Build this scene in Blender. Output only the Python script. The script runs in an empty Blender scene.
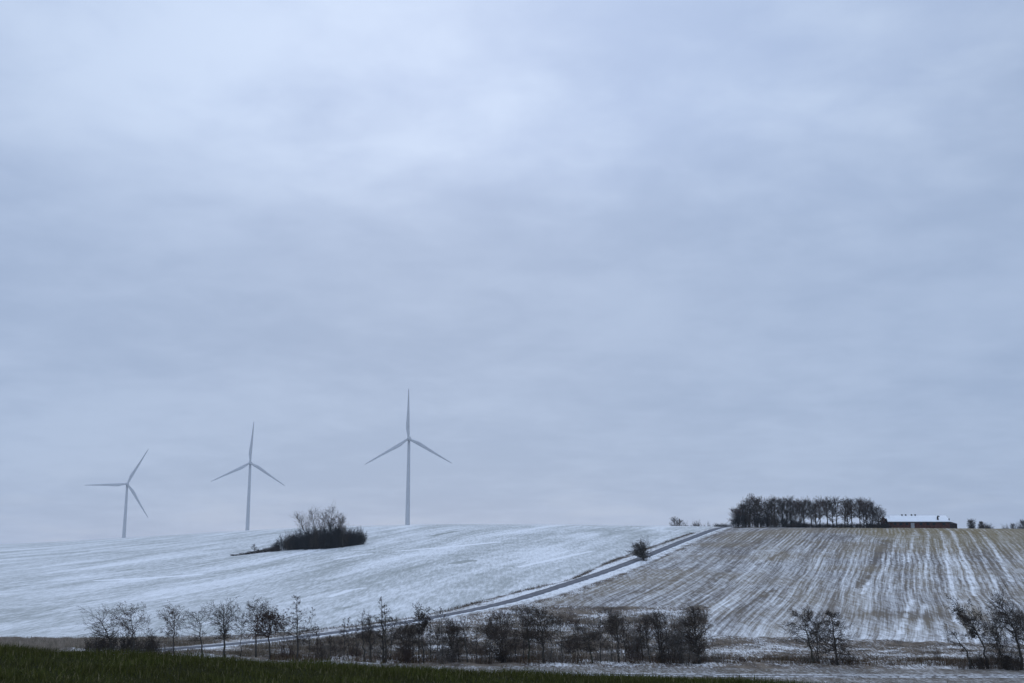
import bpy, math, random
import numpy as np
from mathutils import Vector

# ------------------------------------------------------------------ basics
SC = bpy.context.scene
C = SC.collection
F = 1098.0                      # focal length in picture pixels
HOR = 548.0                     # picture row of the true horizon
TANP = (HOR - 341.5) / F
P = math.atan(TANP)
CP, SP = math.cos(P), math.sin(P)
EYE = 1.7
rnd = random.Random(7)
npr = np.random.RandomState(11)


def ray(px, py):
    """direction of a picture point, scaled to y = 1"""
    a = (px - 512) / F
    b = (341.5 - py) / F
    y = CP - b * SP
    z = SP + b * CP
    return a / y, z / y


def smooth(a, b, x):
    t = np.clip((x - a) / (b - a), 0, 1)
    return t * t * (3 - 2 * t)


def pchip(x, y, xq):
    x = np.asarray(x, float); y = np.asarray(y, float)
    h = np.diff(x); d = np.diff(y) / h
    m = np.zeros_like(y)
    for i in range(1, len(x) - 1):
        if d[i - 1] * d[i] > 0:
            w1 = 2 * h[i] + h[i - 1]; w2 = h[i] + 2 * h[i - 1]
            m[i] = (w1 + w2) / (w1 / d[i - 1] + w2 / d[i])
    m[0] = d[0]; m[-1] = d[-1]
    k = np.clip(np.searchsorted(x, xq) - 1, 0, len(x) - 2)
    t = (xq - x[k]) / h[k]
    t2, t3 = t * t, t * t * t
    return ((2 * t3 - 3 * t2 + 1) * y[k] + (t3 - 2 * t2 + t) * h[k] * m[k]
            + (-2 * t3 + 3 * t2) * y[k + 1] + (t3 - t2) * h[k] * m[k + 1])


# ------------------------------------------------------------------ terrain
VF = -15.6                      # valley floor, metres below the eye
FARP = {
    0:    [(190, VF), (260, -13.5), (350, -10), (500, -4), (650, 0), (800, 2.2), (1000, 1.5), (1235, -7), (1500, -12), (3000, -30)],
    128:  [(190, VF), (260, -13), (350, -8.7), (500, -1), (650, 4.5), (750, 6.8), (900, 6.5), (1235, -8), (1500, -14), (3000, -30)],
    256:  [(186, VF), (260, -12.3), (350, -7), (430, -2), (550, 5), (700, 11.5), (900, 11), (1176, 9), (1500, 0), (3000, -30)],
    400:  [(185, VF), (260, -10.8), (350, -3), (450, 5), (560, 11.9), (700, 14), (988, 17), (1200, 14), (1500, 5), (3000, -30)],
    512:  [(185, -15.3), (260, -9.6), (350, -1.5), (450, 6.8), (520, 10.9), (700, 13.3), (1000, 13), (1500, 3), (3000, -30)],
    640:  [(182, -15.5), (260, -10), (330, -3.8), (430, 5.5), (500, 10), (600, 11), (800, 9), (1500, 0), (3000, -30)],
    768:  [(180, VF), (260, -10.2), (350, -1), (450, 8.2), (480, 9), (560, 9), (800, 5), (1500, -8), (3000, -30)],
    1024: [(178, VF), (260, -10.4), (350, -1.4), (450, 7.4), (480, 8), (560, 8), (800, 3), (1500, -10), (3000, -30)],
}
TOPX = [-300, 0, 100, 200, 256, 350, 512, 640, 760, 1024, 1324]
TOPY = [640, 645, 650.5, 655, 658.5, 663, 669.5, 673, 677.5, 689, 696]
PXG = np.arange(-300, 1325, 8.0)
YG = np.concatenate([np.arange(0, 60, 0.5), np.arange(60, 620, 1.0), np.arange(620, 1600, 5.0), np.arange(1600, 3300, 25.0)])


def build_table():
    keys = sorted(FARP)
    allY = YG
    cols = []
    for k in keys:
        ze = None
        pts = [(0, 0)] * 0
        cols.append(pchip([130] + [p[0] for p in FARP[k]], [VF] + [p[1] for p in FARP[k]], np.clip(allY, 130, 3000)))
    cols = np.array(cols)
    far = np.zeros((len(PXG), len(allY)))
    for j in range(len(allY)):
        far[:, j] = np.interp(PXG, keys, cols[:, j])
    # smooth across columns
    kx = np.exp(-0.5 * (np.arange(-20, 21) * 8 / 45.0) ** 2); kx /= kx.sum()
    pad = np.pad(far, ((20, 20), (0, 0)), mode='edge')
    far = sum(kx[i] * pad[i:i + len(PXG)] for i in range(41))
    T = np.zeros_like(far)
    for i, px in enumerate(PXG):
        ze = -(np.interp(px, TOPX, TOPY) - HOR) / F * 16 - 0.04
        near = pchip([0, 6, 16, 24, 50, 90, 115, 135], [-EYE, -EYE * .6 + ze * .4, ze, ze - 1.5, -7, -13, -15.3, VF], np.clip(allY, 0, 135))
        T[i] = np.where(allY < 132, near, far[i])
    return T


TAB = build_table()
TH0 = math.radians(33)


def lookup(px, y):
    i = np.clip((px - PXG[0]) / 8.0, 0, len(PXG) - 1.001)
    i0 = i.astype(int); fi = i - i0
    j = np.interp(y, YG, np.arange(len(YG)))
    j = np.clip(j, 0, len(YG) - 1.001); j0 = j.astype(int); fj = j - j0
    return ((TAB[i0, j0] * (1 - fi) + TAB[i0 + 1, j0] * fi) * (1 - fj)
            + (TAB[i0, j0 + 1] * (1 - fi) + TAB[i0 + 1, j0 + 1] * fi) * fj)


def base_z(x, y):
    x = np.asarray(x, float); y = np.asarray(y, float)
    th = np.arctan2(x, y); r = np.hypot(x, y)
    tc = np.clip(th, -TH0, TH0)
    ye = r * np.cos(tc)
    px = 512 + F * np.tan(tc) / CP
    z = lookup(px, ye)
    w = smooth(math.radians(60), math.pi, np.abs(th)) * 0.5
    z2 = lookup(1024 - px, ye)
    return z * (1 - w) + z2 * w


def hit0(px, py, zf):
    u, s = ray(px, py)
    ys = np.arange(100, 1400, 0.5)
    d = zf(u * ys, ys) - s * ys
    k = np.argmax(d >= 0)
    if d[k] < 0:
        k = np.argmax(d)
    return u * ys[k], ys[k]


# the lane climbing the hill, read off as points on the terrain
ROADPX = [(110, 653.5), (180, 650), (256, 642.5), (300, 638), (340, 633), (370, 629), (407, 623), (432, 618.5), (464, 613),
          (495, 606), (520, 600), (560, 586.5), (600, 574), (640, 559), (670, 546.5), (700, 535), (718, 528.5)]
rp = [hit0(px, py, base_z) for px, py in ROADPX]
rp = [(-92, 146), (-76, 152)] + rp
e = (rp[-1][0] - rp[-2][0], rp[-1][1] - rp[-2][1]); el = math.hypot(*e)
rp += [(rp[-1][0] + e[0] / el * 60, rp[-1][1] + e[1] / el * 60), (rp[-1][0] + e[0] / el * 220, rp[-1][1] + e[1] / el * 220)]
rp = np.array(rp)


def resample(pts, step, passes=6):
    pts = np.asarray(pts, float)
    L = np.concatenate([[0], np.cumsum(np.hypot(*np.diff(pts, axis=0).T))])
    s = np.arange(0, L[-1], step)
    q = np.stack([np.interp(s, L, pts[:, k]) for k in range(pts.shape[1])], 1)
    for _ in range(passes):
        q[1:-1] = 0.25 * q[:-2] + 0.5 * q[1:-1] + 0.25 * q[2:]
    return q


ROAD = resample(rp, 2.0, 40)
rz = base_z(ROAD[:, 0], ROAD[:, 1])
for _ in range(60):
    rz[1:-1] = 0.25 * rz[:-2] + 0.5 * rz[1:-1] + 0.25 * rz[2:]


def near_line(x, y, line, reach):
    """distance to a polyline of close points, index of the nearest"""
    x = np.atleast_1d(np.asarray(x, float)); y = np.atleast_1d(np.asarray(y, float))
    d = np.full(x.shape, 1e3); k = np.zeros(x.shape, int)
    lo = line.min(0) - reach; hi = line.max(0) + reach
    idx = np.where((x > lo[0]) & (x < hi[0]) & (y > lo[1]) & (y < hi[1]))[0]
    for a in range(0, len(idx), 20000):
        ii = idx[a:a + 20000]
        dx = x[ii, None] - line[None, :, 0]; dy = y[ii, None] - line[None, :, 1]
        dd = dx * dx + dy * dy
        kk = dd.argmin(1)
        d[ii] = np.sqrt(dd[np.arange(len(ii)), kk]); k[ii] = kk
    return d, k


def terrain(x, y):
    x = np.atleast_1d(np.asarray(x, float)); y = np.atleast_1d(np.asarray(y, float))
    z = base_z(x, y)
    d, k = near_line(x, y, ROAD, 14)
    w = 1 - smooth(3.2, 10, d)
    return z * (1 - w) + rz[k] * w


def tz(x, y):
    return float(terrain([x], [y])[0])


def hit(px, py):
    x, y = hit0(px, py, terrain)
    return Vector((x, y, tz(x, y)))


# ------------------------------------------------------------------ nodes
class NT:
    def __init__(s, tree):
        s.t = tree; tree.nodes.clear()

    def n(s, kind, **kw):
        nd = s.t.nodes.new(kind)
        for k, v in kw.items():
            setattr(nd, k, v)
        return nd

    def put(s, sock, v):
        if hasattr(v, 'is_output') or isinstance(v, bpy.types.NodeSocket):
            s.t.links.new(v, sock)
        else:
            if isinstance(v, (tuple, list)) and sock.type == 'RGBA' and len(v) == 3:
                v = (*v, 1)
            sock.default_value = v

    def math(s, op, a, b=0.0, c=0.0, clamp=False):
        nd = s.n('ShaderNodeMath', operation=op, use_clamp=clamp)
        s.put(nd.inputs[0], a); s.put(nd.inputs[1], b); s.put(nd.inputs[2], c)
        return nd.outputs[0]

    def vmath(s, op, a, b=(0, 0, 0)):
        nd = s.n('ShaderNodeVectorMath', operation=op)
        s.put(nd.inputs[0], a); s.put(nd.inputs[1], b)
        return nd.outputs['Value'] if op in ('DOT_PRODUCT', 'LENGTH') else nd.outputs[0]

    def ss(s, x, a, b, lo=0.0, hi=1.0):
        nd = s.n('ShaderNodeMapRange', interpolation_type='SMOOTHSTEP')
        for i, v in enumerate((x, a, b, lo, hi)):
            s.put(nd.inputs[i], v)
        return nd.outputs[0]

    def lin(s, x, a, b, lo=0.0, hi=1.0):
        nd = s.n('ShaderNodeMapRange')
        for i, v in enumerate((x, a, b, lo, hi)):
            s.put(nd.inputs[i], v)
        return nd.outputs[0]

    def mix(s, f, a, b):
        nd = s.n('ShaderNodeMix', data_type='RGBA')
        s.put(nd.inputs[0], f); s.put(nd.inputs[6], a); s.put(nd.inputs[7], b)
        return nd.outputs[2]

    def mixf(s, f, a, b):
        nd = s.n('ShaderNodeMix', data_type='FLOAT')
        s.put(nd.inputs[0], f); s.put(nd.inputs[2], a); s.put(nd.inputs[3], b)
        return nd.outputs[0]

    def noise(s, vec, scale, detail=3, rough=0.55, dist=0.0):
        nd = s.n('ShaderNodeTexNoise')
        s.put(nd.inputs['Vector'], vec)
        nd.inputs['Scale'].default_value = scale
        nd.inputs['Detail'].default_value = detail
        nd.inputs['Roughness'].default_value = rough
        nd.inputs['Distortion'].default_value = dist
        return nd.outputs['Fac']

    def attr(s, name):
        return s.n('ShaderNodeAttribute', attribute_name=name).outputs['Fac']

    def comb(s, x, y, z=0.0):
        nd = s.n('ShaderNodeCombineXYZ')
        s.put(nd.inputs[0], x); s.put(nd.inputs[1], y); s.put(nd.inputs[2], z)
        return nd.outputs[0]

    def pos(s):
        g = s.n('ShaderNodeNewGeometry')
        sp = s.n('ShaderNodeSeparateXYZ'); s.t.links.new(g.outputs['Position'], sp.inputs[0])
        return g.outputs['Position'], sp.outputs[0], sp.outputs[1], sp.outputs[2]

    def surface(s, col, rough=0.9, bump=None, strength=0.3, dist=0.1, spec=0.3):
        b = s.n('ShaderNodeBsdfPrincipled')
        s.put(b.inputs['Base Color'], col); s.put(b.inputs['Roughness'], rough)
        b.inputs['Specular IOR Level'].default_value = spec
        if bump is not None:
            bn = s.n('ShaderNodeBump'); bn.inputs['Strength'].default_value = strength
            bn.inputs['Distance'].default_value = dist
            s.put(bn.inputs['Height'], bump); s.t.links.new(bn.outputs[0], b.inputs['Normal'])
        o = s.n('ShaderNodeOutputMaterial'); s.t.links.new(b.outputs[0], o.inputs[0])


def mat(name):
    m = bpy.data.materials.new(name); m.use_nodes = True
    return m, NT(m.node_tree)


def simple(name, col, var=0.25, scale=2.0, rough=0.85, spec=0.08):
    m, t = mat(name)
    tc = t.n('ShaderNodeTexCoord').outputs['Object']
    f = t.noise(tc, scale, 4, 0.6)
    lo = tuple(c * (1 - var) for c in col); hi = tuple(c * (1 + var) for c in col)
    t.surface(t.mix(t.ss(f, 0.3, 0.7), lo, hi), rough, f, 0.2, 0.02, spec)
    return m


SNOW = (0.88, 0.89, 0.90)


def snowy(name, col, amount=0.5, scale=0.6):
    """a surface with snow lying on what faces up"""
    m, t = mat(name)
    tc = t.n('ShaderNodeTexCoord').outputs['Object']
    f = t.noise(tc, scale, 5, 0.6)
    c = t.mix(f, tuple(k * 0.7 for k in col), tuple(k * 1.3 for k in col))
    t.surface(t.mix(t.ss(f, amount + 0.03, amount - 0.03), c, SNOW), 0.9, f, 0.2, 0.03)
    return m


# ---- ground material
def ground_material():
    m, t = mat('ground')
    pos, x, y, z = t.pos()
    mR, mL, dR, dT, mH = (t.attr(n) for n in ('right_field', 'left_field', 'road_distance', 'track_distance', 'verge_line'))
    # ragged edges
    wob = t.math('MULTIPLY', t.math('SUBTRACT', t.noise(pos, 0.25, 3), 0.5), 5.0)
    inR = t.ss(t.math('ADD', mR, wob), -0.5, 0.8)
    inL = t.ss(t.math('ADD', mL, wob), -0.5, 0.8)
    fine = t.noise(t.comb(t.math('MULTIPLY', x, 1.25), t.math('MULTIPLY', y, 0.16)), 1.0, 4, 0.8)
    mid = t.noise(t.comb(t.math('MULTIPLY', x, 0.45), t.math('MULTIPLY', y, 0.16)), 1.0, 4, 0.65)
    big = t.noise(pos, 0.03, 3, 0.55)
    fine2 = t.noise(t.comb(t.math('MULTIPLY', x, 3.2), t.math('MULTIPLY', y, 0.55)), 1.0, 3, 0.75)
    dark, white = t.attr('bare_streak'), t.attr('snow_streak')
    lw = t.math('MULTIPLY', t.math('SUBTRACT', mid, 0.5), 2.2)
    dark = t.ss(t.math('ADD', dark, lw), 0.9, -0.5)
    white = t.ss(t.math('ADD', white, lw), 0.9, -0.5)
    # --- left field: winter corn under snow, long drifts along the drilling
    a = math.radians(LEFT_DIR)
    l_al = t.math('ADD', t.math('MULTIPLY', x, math.sin(a)), t.math('MULTIPLY', y, math.cos(a)))
    l_ac = t.math('SUBTRACT', t.math('MULTIPLY', x, math.cos(a)), t.math('MULTIPLY', y, math.sin(a)))
    sv = t.comb(t.math('MULTIPLY', l_ac, 0.06), t.math('MULTIPLY', l_al, 0.013))
    streak = t.noise(sv, 1.0, 5, 0.62, 0.5)
    sv2 = t.comb(t.math('MULTIPLY', l_ac, 0.32), t.math('MULTIPLY', l_al, 0.02))
    streak2 = t.noise(sv2, 1.0, 3, 0.6)
    sL = t.math('ADD', t.math('MULTIPLY', streak, 1.2), t.math('MULTIPLY', streak2, 0.5))
    sL = t.math('ADD', sL, t.math('MULTIPLY', fine, 1.05))
    sL = t.math('ADD', sL, t.math('MULTIPLY', mid, 0.35))
    sL = t.math('ADD', sL, t.math('MULTIPLY', t.math('SUBTRACT', white, dark), 0.35))
    covL = t.ss(sL, 1.16, 1.94, 0.28, 1.0)
    soilL = t.mix(mid, (0.12, 0.14, 0.11), (0.22, 0.23, 0.19))
    colL = t.mix(covL, soilL, SNOW)
    # --- right field: drilled stubble, rows running up the hill
    A = math.radians(19.6)
    bend = t.math('MULTIPLY', t.math('SUBTRACT', t.noise(pos, 0.012, 2), 0.5), 5.0)
    c = t.math('ADD', t.math('SUBTRACT', t.math('MULTIPLY', x, math.cos(A)), t.math('MULTIPLY', y, math.sin(A))), bend)
    al = t.math('ADD', t.math('MULTIPLY', x, math.sin(A)), t.math('MULTIPLY', y, math.cos(A)))
    r1 = t.noise(t.comb(t.math('MULTIPLY', c, 0.55), t.math('MULTIPLY', al, 0.007)), 1.0, 3, 0.75)
    r2 = t.noise(t.comb(t.math('MULTIPLY', c, 2.5), t.math('MULTIPLY', al, 0.05)), 1.0, 2, 0.7)
    r3 = t.noise(t.comb(t.math('MULTIPLY', c, 0.11), t.math('MULTIPLY', al, 0.009)), 1.0, 2, 0.5)
    sR = t.math('ADD', t.math('MULTIPLY', r1, 0.8), t.math('MULTIPLY', r2, 0.75))
    sR = t.math('ADD', sR, t.math('MULTIPLY', r3, 0.30))
    ph = t.math('ADD', t.math('MULTIPLY', c, 2 * math.pi / 1.45), t.math('MULTIPLY', mid, 7.0))
    sR = t.math('ADD', sR, t.math('MULTIPLY', t.math('SINE', ph), t.math('MULTIPLY', t.ss(t.noise(pos, 0.022, 3), 0.40, 0.62, 0.02, 0.13), t.ss(x, 40, 110, 0.5, 1.0))))
    sR = t.math('ADD', sR, t.math('MULTIPLY', fine, 0.80))
    sR = t.math('ADD', sR, t.math('MULTIPLY', mid, 0.35))
    # barer towards the brow and along the headland, snowier at the foot of the slope
    head = t.math('MULTIPLY', t.ss(t.math('ABSOLUTE', t.math('SUBTRACT', t.math('ADD', y, wob), 226)), 9, 2), t.ss(x, 50, 75))
    sR = t.math('SUBTRACT', sR, t.math('MULTIPLY', head, 0.14))
    sR = t.math('SUBTRACT', sR, t.math('MULTIPLY', t.ss(big, 0.42, 0.65), 0.10))
    sR = t.math('SUBTRACT', sR, t.ss(t.math('ADD', y, t.math('MULTIPLY', x, 0.4)), 330, 520, 0.0, 0.12))
    sR = t.math('ADD', sR, t.ss(y, 222, 196, 0.0, 0.12))
    sR = t.math('ADD', sR, t.math('SUBTRACT', t.math('MULTIPLY', white, 0.45), t.math('MULTIPLY', dark, 0.22)))
    covR = t.ss(sR, 1.20, 1.96, 0.07, 0.92)
    soilR = t.mix(t.ss(t.math('ADD', t.math('MULTIPLY', big, 0.6), t.math('MULTIPLY', r3, 0.4)), 0.40, 0.60), (0.105, 0.080, 0.062), (0.20, 0.150, 0.085))
    soilR = t.mix(t.math('MULTIPLY', fine, 0.5), soilR, (0.07, 0.06, 0.05))
    ochre = t.math('MULTIPLY', t.ss(t.math('ADD', x, t.math('MULTIPLY', wob, 3.0)), 118, 140), t.ss(t.math('ADD', y, t.math('MULTIPLY', wob, 4.0)), 325, 390))
    soilR = t.mix(t.math('MULTIPLY', ochre, 0.75), soilR, (0.20, 0.150, 0.060))
    covR = t.math('MULTIPLY', covR, t.mixf(ochre, 1.0, 0.68))
    colR = t.mix(covR, soilR, SNOW)
    # --- rough ground in the valley: dead grass, bramble, patches of snow
    n1 = t.noise(pos, 0.11, 3, 0.6)
    hv = t.noise(t.comb(t.math('MULTIPLY', x, 0.25), t.math('MULTIPLY', y, 0.6)), 1.0, 4, 0.75)
    sS = t.math('ADD', t.math('ADD', t.math('MULTIPLY', n1, 0.9), t.math('MULTIPLY', hv, 0.3)), t.math('MULTIPLY', fine2, 1.05))
    sS = t.math('SUBTRACT', sS, t.ss(x, -60, -86, 0.0, 0.6))
    covS = t.ss(sS, 1.05, 1.36, 0.03, 0.78)
    soilS = t.mix(t.ss(mid, 0.35, 0.65), (0.075, 0.056, 0.042), (0.175, 0.138, 0.102))
    colS = t.mix(covS, soilS, SNOW)
    # open snow strip beside the track
    strip = t.math('MULTIPLY', t.ss(t.math('ADD', dT, t.math('MULTIPLY', wob, 0.3)), 8.6, 7.6), t.ss(dT, 1.2, 1.9))
    covT = t.ss(t.math('ADD', t.math('MULTIPLY', fine2, 0.75), t.math('MULTIPLY', mid, 0.45)), 0.50, 0.86, 0.02, 0.58)
    colT = t.mix(covT, (0.13, 0.108, 0.084), SNOW)
    # verges of the lane
    up_ = t.math('MULTIPLY', t.ss(y, 228, 258), t.ss(y, 290, 400, 1.0, 0.15))
    ROADV = t.math('ADD', t.math('ADD', dR, t.math('MULTIPLY', wob, 0.55)), t.math('MULTIPLY', up_, -1.1))
    road_v = t.ss(ROADV, 4.9, 3.6)
    covV = t.ss(t.math('ADD', t.math('ADD', t.math('MULTIPLY', fine, 0.5), t.math('MULTIPLY', mid, 0.5)), t.math('MULTIPLY', up_, 0.12)), 0.40, 0.66, 0.25, 0.92)
    colV = t.mix(covV, (0.13, 0.11, 0.085), SNOW)
    hedge = t.math('MULTIPLY', t.ss(t.math('ADD', mH, t.math('MULTIPLY', wob, 0.25)), 0.9, 0.3), t.ss(t.noise(pos, 0.09, 2), 0.42, 0.55))
    # --- bank in front: rough green grass
    colG = t.mix(mid, (0.018, 0.020, 0.010), (0.035, 0.036, 0.020))
    col = t.mix(inL, colS, colL)
    col = t.mix(inR, col, colR)
    col = t.mix(strip, col, colT)
    col = t.mix(road_v, col, colV)
    col = t.mix(t.math('MULTIPLY', hedge, 0.8), col, (0.07, 0.05, 0.035))
    near = t.ss(t.math('ADD', y, wob), 95, 80)
    col = t.mix(near, col, colG)
    h = t.math('ADD', t.math('MULTIPLY', fine, 0.4), t.math('MULTIPLY', t.math('MULTIPLY', inR, r2), 0.8))
    t.surface(col, 1.0, h, 0.35, 0.12, 0.0)
    return m


# ------------------------------------------------------------------ mesh helpers
def new_mesh(name, verts, faces_flat, loop_tot, m, smooth_on=False):
    me = bpy.data.meshes.new(name)
    verts = np.asarray(verts, np.float32)
    fl = np.asarray(faces_flat, np.int32); lt = np.asarray(loop_tot, np.int32)
    me.vertices.add(len(verts)); me.vertices.foreach_set('co', verts.ravel())
    me.loops.add(len(fl)); me.loops.foreach_set('vertex_index', fl)
    me.polygons.add(len(lt))
    st = np.zeros(len(lt), np.int32); st[1:] = np.cumsum(lt)[:-1]
    me.polygons.foreach_set('loop_start', st); me.polygons.foreach_set('loop_total', lt)
    if smooth_on:
        me.polygons.foreach_set('use_smooth', np.ones(len(lt), bool))
    me.update(calc_edges=True)
    if m:
        me.materials.append(m)
    return me


def link(name, me, parent=None, loc=None):
    o = bpy.data.objects.new(name, me); C.objects.link(o)
    if parent:
        o.parent = parent
    if loc is not None:
        o.location = loc
    return o


def tag(o, label, cat, group=None):
    o['label'] = label; o['category'] = cat
    if group:
        o['group'] = group
    return o


def empty(name, loc, label, cat, group=None, rot=0.0):
    o = bpy.data.objects.new(name, None); C.objects.link(o)
    o.empty_display_size = 0.5
    o.location = loc; o.rotation_euler = (0, 0, rot)
    return tag(o, label, cat, group)


class MB:
    def __init__(s):
        s.v = []; s.f = []

    def box(s, c, sz, taper=1.0):
        x, y, z = c; a, b, h = sz[0] / 2, sz[1] / 2, sz[2]
        n = len(s.v)
        for zz, k in ((z, 1.0), (z + h, taper)):
            s.v += [(x - a * k, y - b * k, zz), (x + a * k, y - b * k, zz), (x + a * k, y + b * k, zz), (x - a * k, y + b * k, zz)]
        s.f += [tuple(n + i for i in q) for q in ((0, 3, 2, 1), (4, 5, 6, 7), (0, 1, 5, 4), (1, 2, 6, 5), (2, 3, 7, 6), (3, 0, 4, 7))]

    def prism(s, poly, x0, x1):
        """profile in (y, z) pushed along x"""
        n = len(s.v); k = len(poly)
        s.v += [(x0, p[0], p[1]) for p in poly] + [(x1, p[0], p[1]) for p in poly]
        s.f.append(tuple(n + i for i in range(k))); s.f.append(tuple(n + k + i for i in reversed(range(k))))
        for i in range(k):
            j = (i + 1) % k
            s.f.append((n + j, n + i, n + k + i, n + k + j))

    def loft(s, rings, cap=True):
        n = len(s.v); k = len(rings[0])
        for r in rings:
            s.v += [tuple(p) for p in r]
        for i in range(len(rings) - 1):
            for j in range(k):
                a = n + i * k + j; b = n + i * k + (j + 1) % k
                s.f.append((a, b, b + k, a + k))
        if cap:
            s.f.append(tuple(n + j for j in reversed(range(k))))
            s.f.append(tuple(n + (len(rings) - 1) * k + j for j in range(k)))

    def mesh(s, name, m, sm=False):
        me = bpy.data.meshes.new(name); me.from_pydata(s.v, [], s.f)
        if sm:
            for p in me.polygons:
                p.use_smooth = True
        me.materials.append(m); me.update()
        return me


def circle(c, r, n, axis='z'):
    out = []
    for i in range(n):
        a = 2 * math.pi * i / n
        u, v = r * math.cos(a), r * math.sin(a)
        out.append((c[0] + u, c[1] + v, c[2]) if axis == 'z' else (c[0] + u, c[1], c[2] + v))
    return out


class Twigs:
    """straight tapering pieces of wood gathered into one mesh"""
    def __init__(s):
        s.a = []

    def add(s, p, q, r0, r1):
        s.a.append((p[0], p[1], p[2], q[0], q[1], q[2], r0, r1))

    def arrays(s, k=3):
        A = np.array(s.a, float)
        p, q, r0, r1 = A[:, 0:3], A[:, 3:6], A[:, 6], A[:, 7]
        d = q - p; d /= np.maximum(np.linalg.norm(d, axis=1), 1e-6)[:, None]
        ref = np.where(np.abs(d[:, 2:3]) < 0.8, np.array([[0, 0, 1.0]]), np.array([[1.0, 0, 0]]))
        u = np.cross(d, ref); u /= np.linalg.norm(u, axis=1)[:, None]
        w = np.cross(d, u)
        n = len(A)
        V = np.zeros((n, 2 * k, 3))
        for i in range(k):
            an = 2 * math.pi * i / k
            dirn = u * math.cos(an) + w * math.sin(an)
            V[:, i] = p + dirn * r0[:, None]
            V[:, k + i] = q + dirn * r1[:, None]
        fl = []
        for i in range(k):
            j = (i + 1) % k
            fl.append([i, j, k + j, k + i])
        fl = np.array(fl)
        faces = (np.arange(n)[:, None, None] * 2 * k + fl[None]).reshape(-1)
        return V.reshape(-1, 3), faces, np.full(n * k, 4)

    def mesh(s, name, m, k=3):
        v, f, l = s.arrays(k)
        return new_mesh(name, v, f, l, m)


def rv(a=1.0):
    return Vector((rnd.gauss(0, a), rnd.gauss(0, a), rnd.gauss(0, a)))


def grow(S, p, d, L, r, level, kids, g):
    """one branch and what grows from it"""
    nseg = 3 if level <= 1 else 2 if level == 2 else 1
    last = level >= len(kids)
    q = p
    spots = []
    for i in range(nseg):
        d = (d + rv(g['wob'] * (1.0 if level < 3 else 0.6)) + g['pull'] * (1.0 / nseg)).normalized()
        q2 = q + d * (L / nseg)
        f0 = 1 - 0.75 * i / nseg; f1 = 1 - 0.75 * (i + 1) / nseg
        S.add(q, q2, r * f0, r * f1)
        spots.append((q, q2, d, r * f1))
        q = q2
    if last:
        if rnd.random() < g['bits']:
            b = g['bit']
            for _ in range(g.get('nb', 1)):
                o = q + rv(b * 0.25)
                S.add(o, o + d * b * 0.9 + rv(b * 0.3), b * rnd.uniform(.2, .42), b * .1)
        return
    n = kids[level]
    n = int(n + rnd.random())
    for k in range(n):
        tt = (k + rnd.random()) / n
        tt = 0.2 + 0.8 * tt
        i = min(nseg - 1, int(tt * nseg)); a, b, dd, rr = spots[i]
        f = tt * nseg - i
        o = a.lerp(b, min(1, f))
        side = rv(1.0); side -= dd * side.dot(dd); side.normalize()
        nd = (dd * g['fwd'] + side).normalized()
        LL = L * g['short'] * rnd.uniform(0.6, 1.25) * (1.1 - 0.5 * tt)
        grow(S, o, nd, LL, max(g['rmin'], r * 0.45), level + 1, kids, g)


def trunk_tube(pts, rad, m, name, k=7):
    mb = MB()
    rings = []
    for i, p in enumerate(pts):
        d = (pts[min(i + 1, len(pts) - 1)] - pts[max(i - 1, 0)]).normalized()
        u = d.cross(Vector((0, 1, 0.01))).normalized(); w = d.cross(u)
        rings.append([p + (u * math.cos(2 * math.pi * j / k) + w * math.sin(2 * math.pi * j / k)) * rad[i] for j in range(k)])
    mb.loft(rings)
    return mb.mesh(name, m, True)


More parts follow.
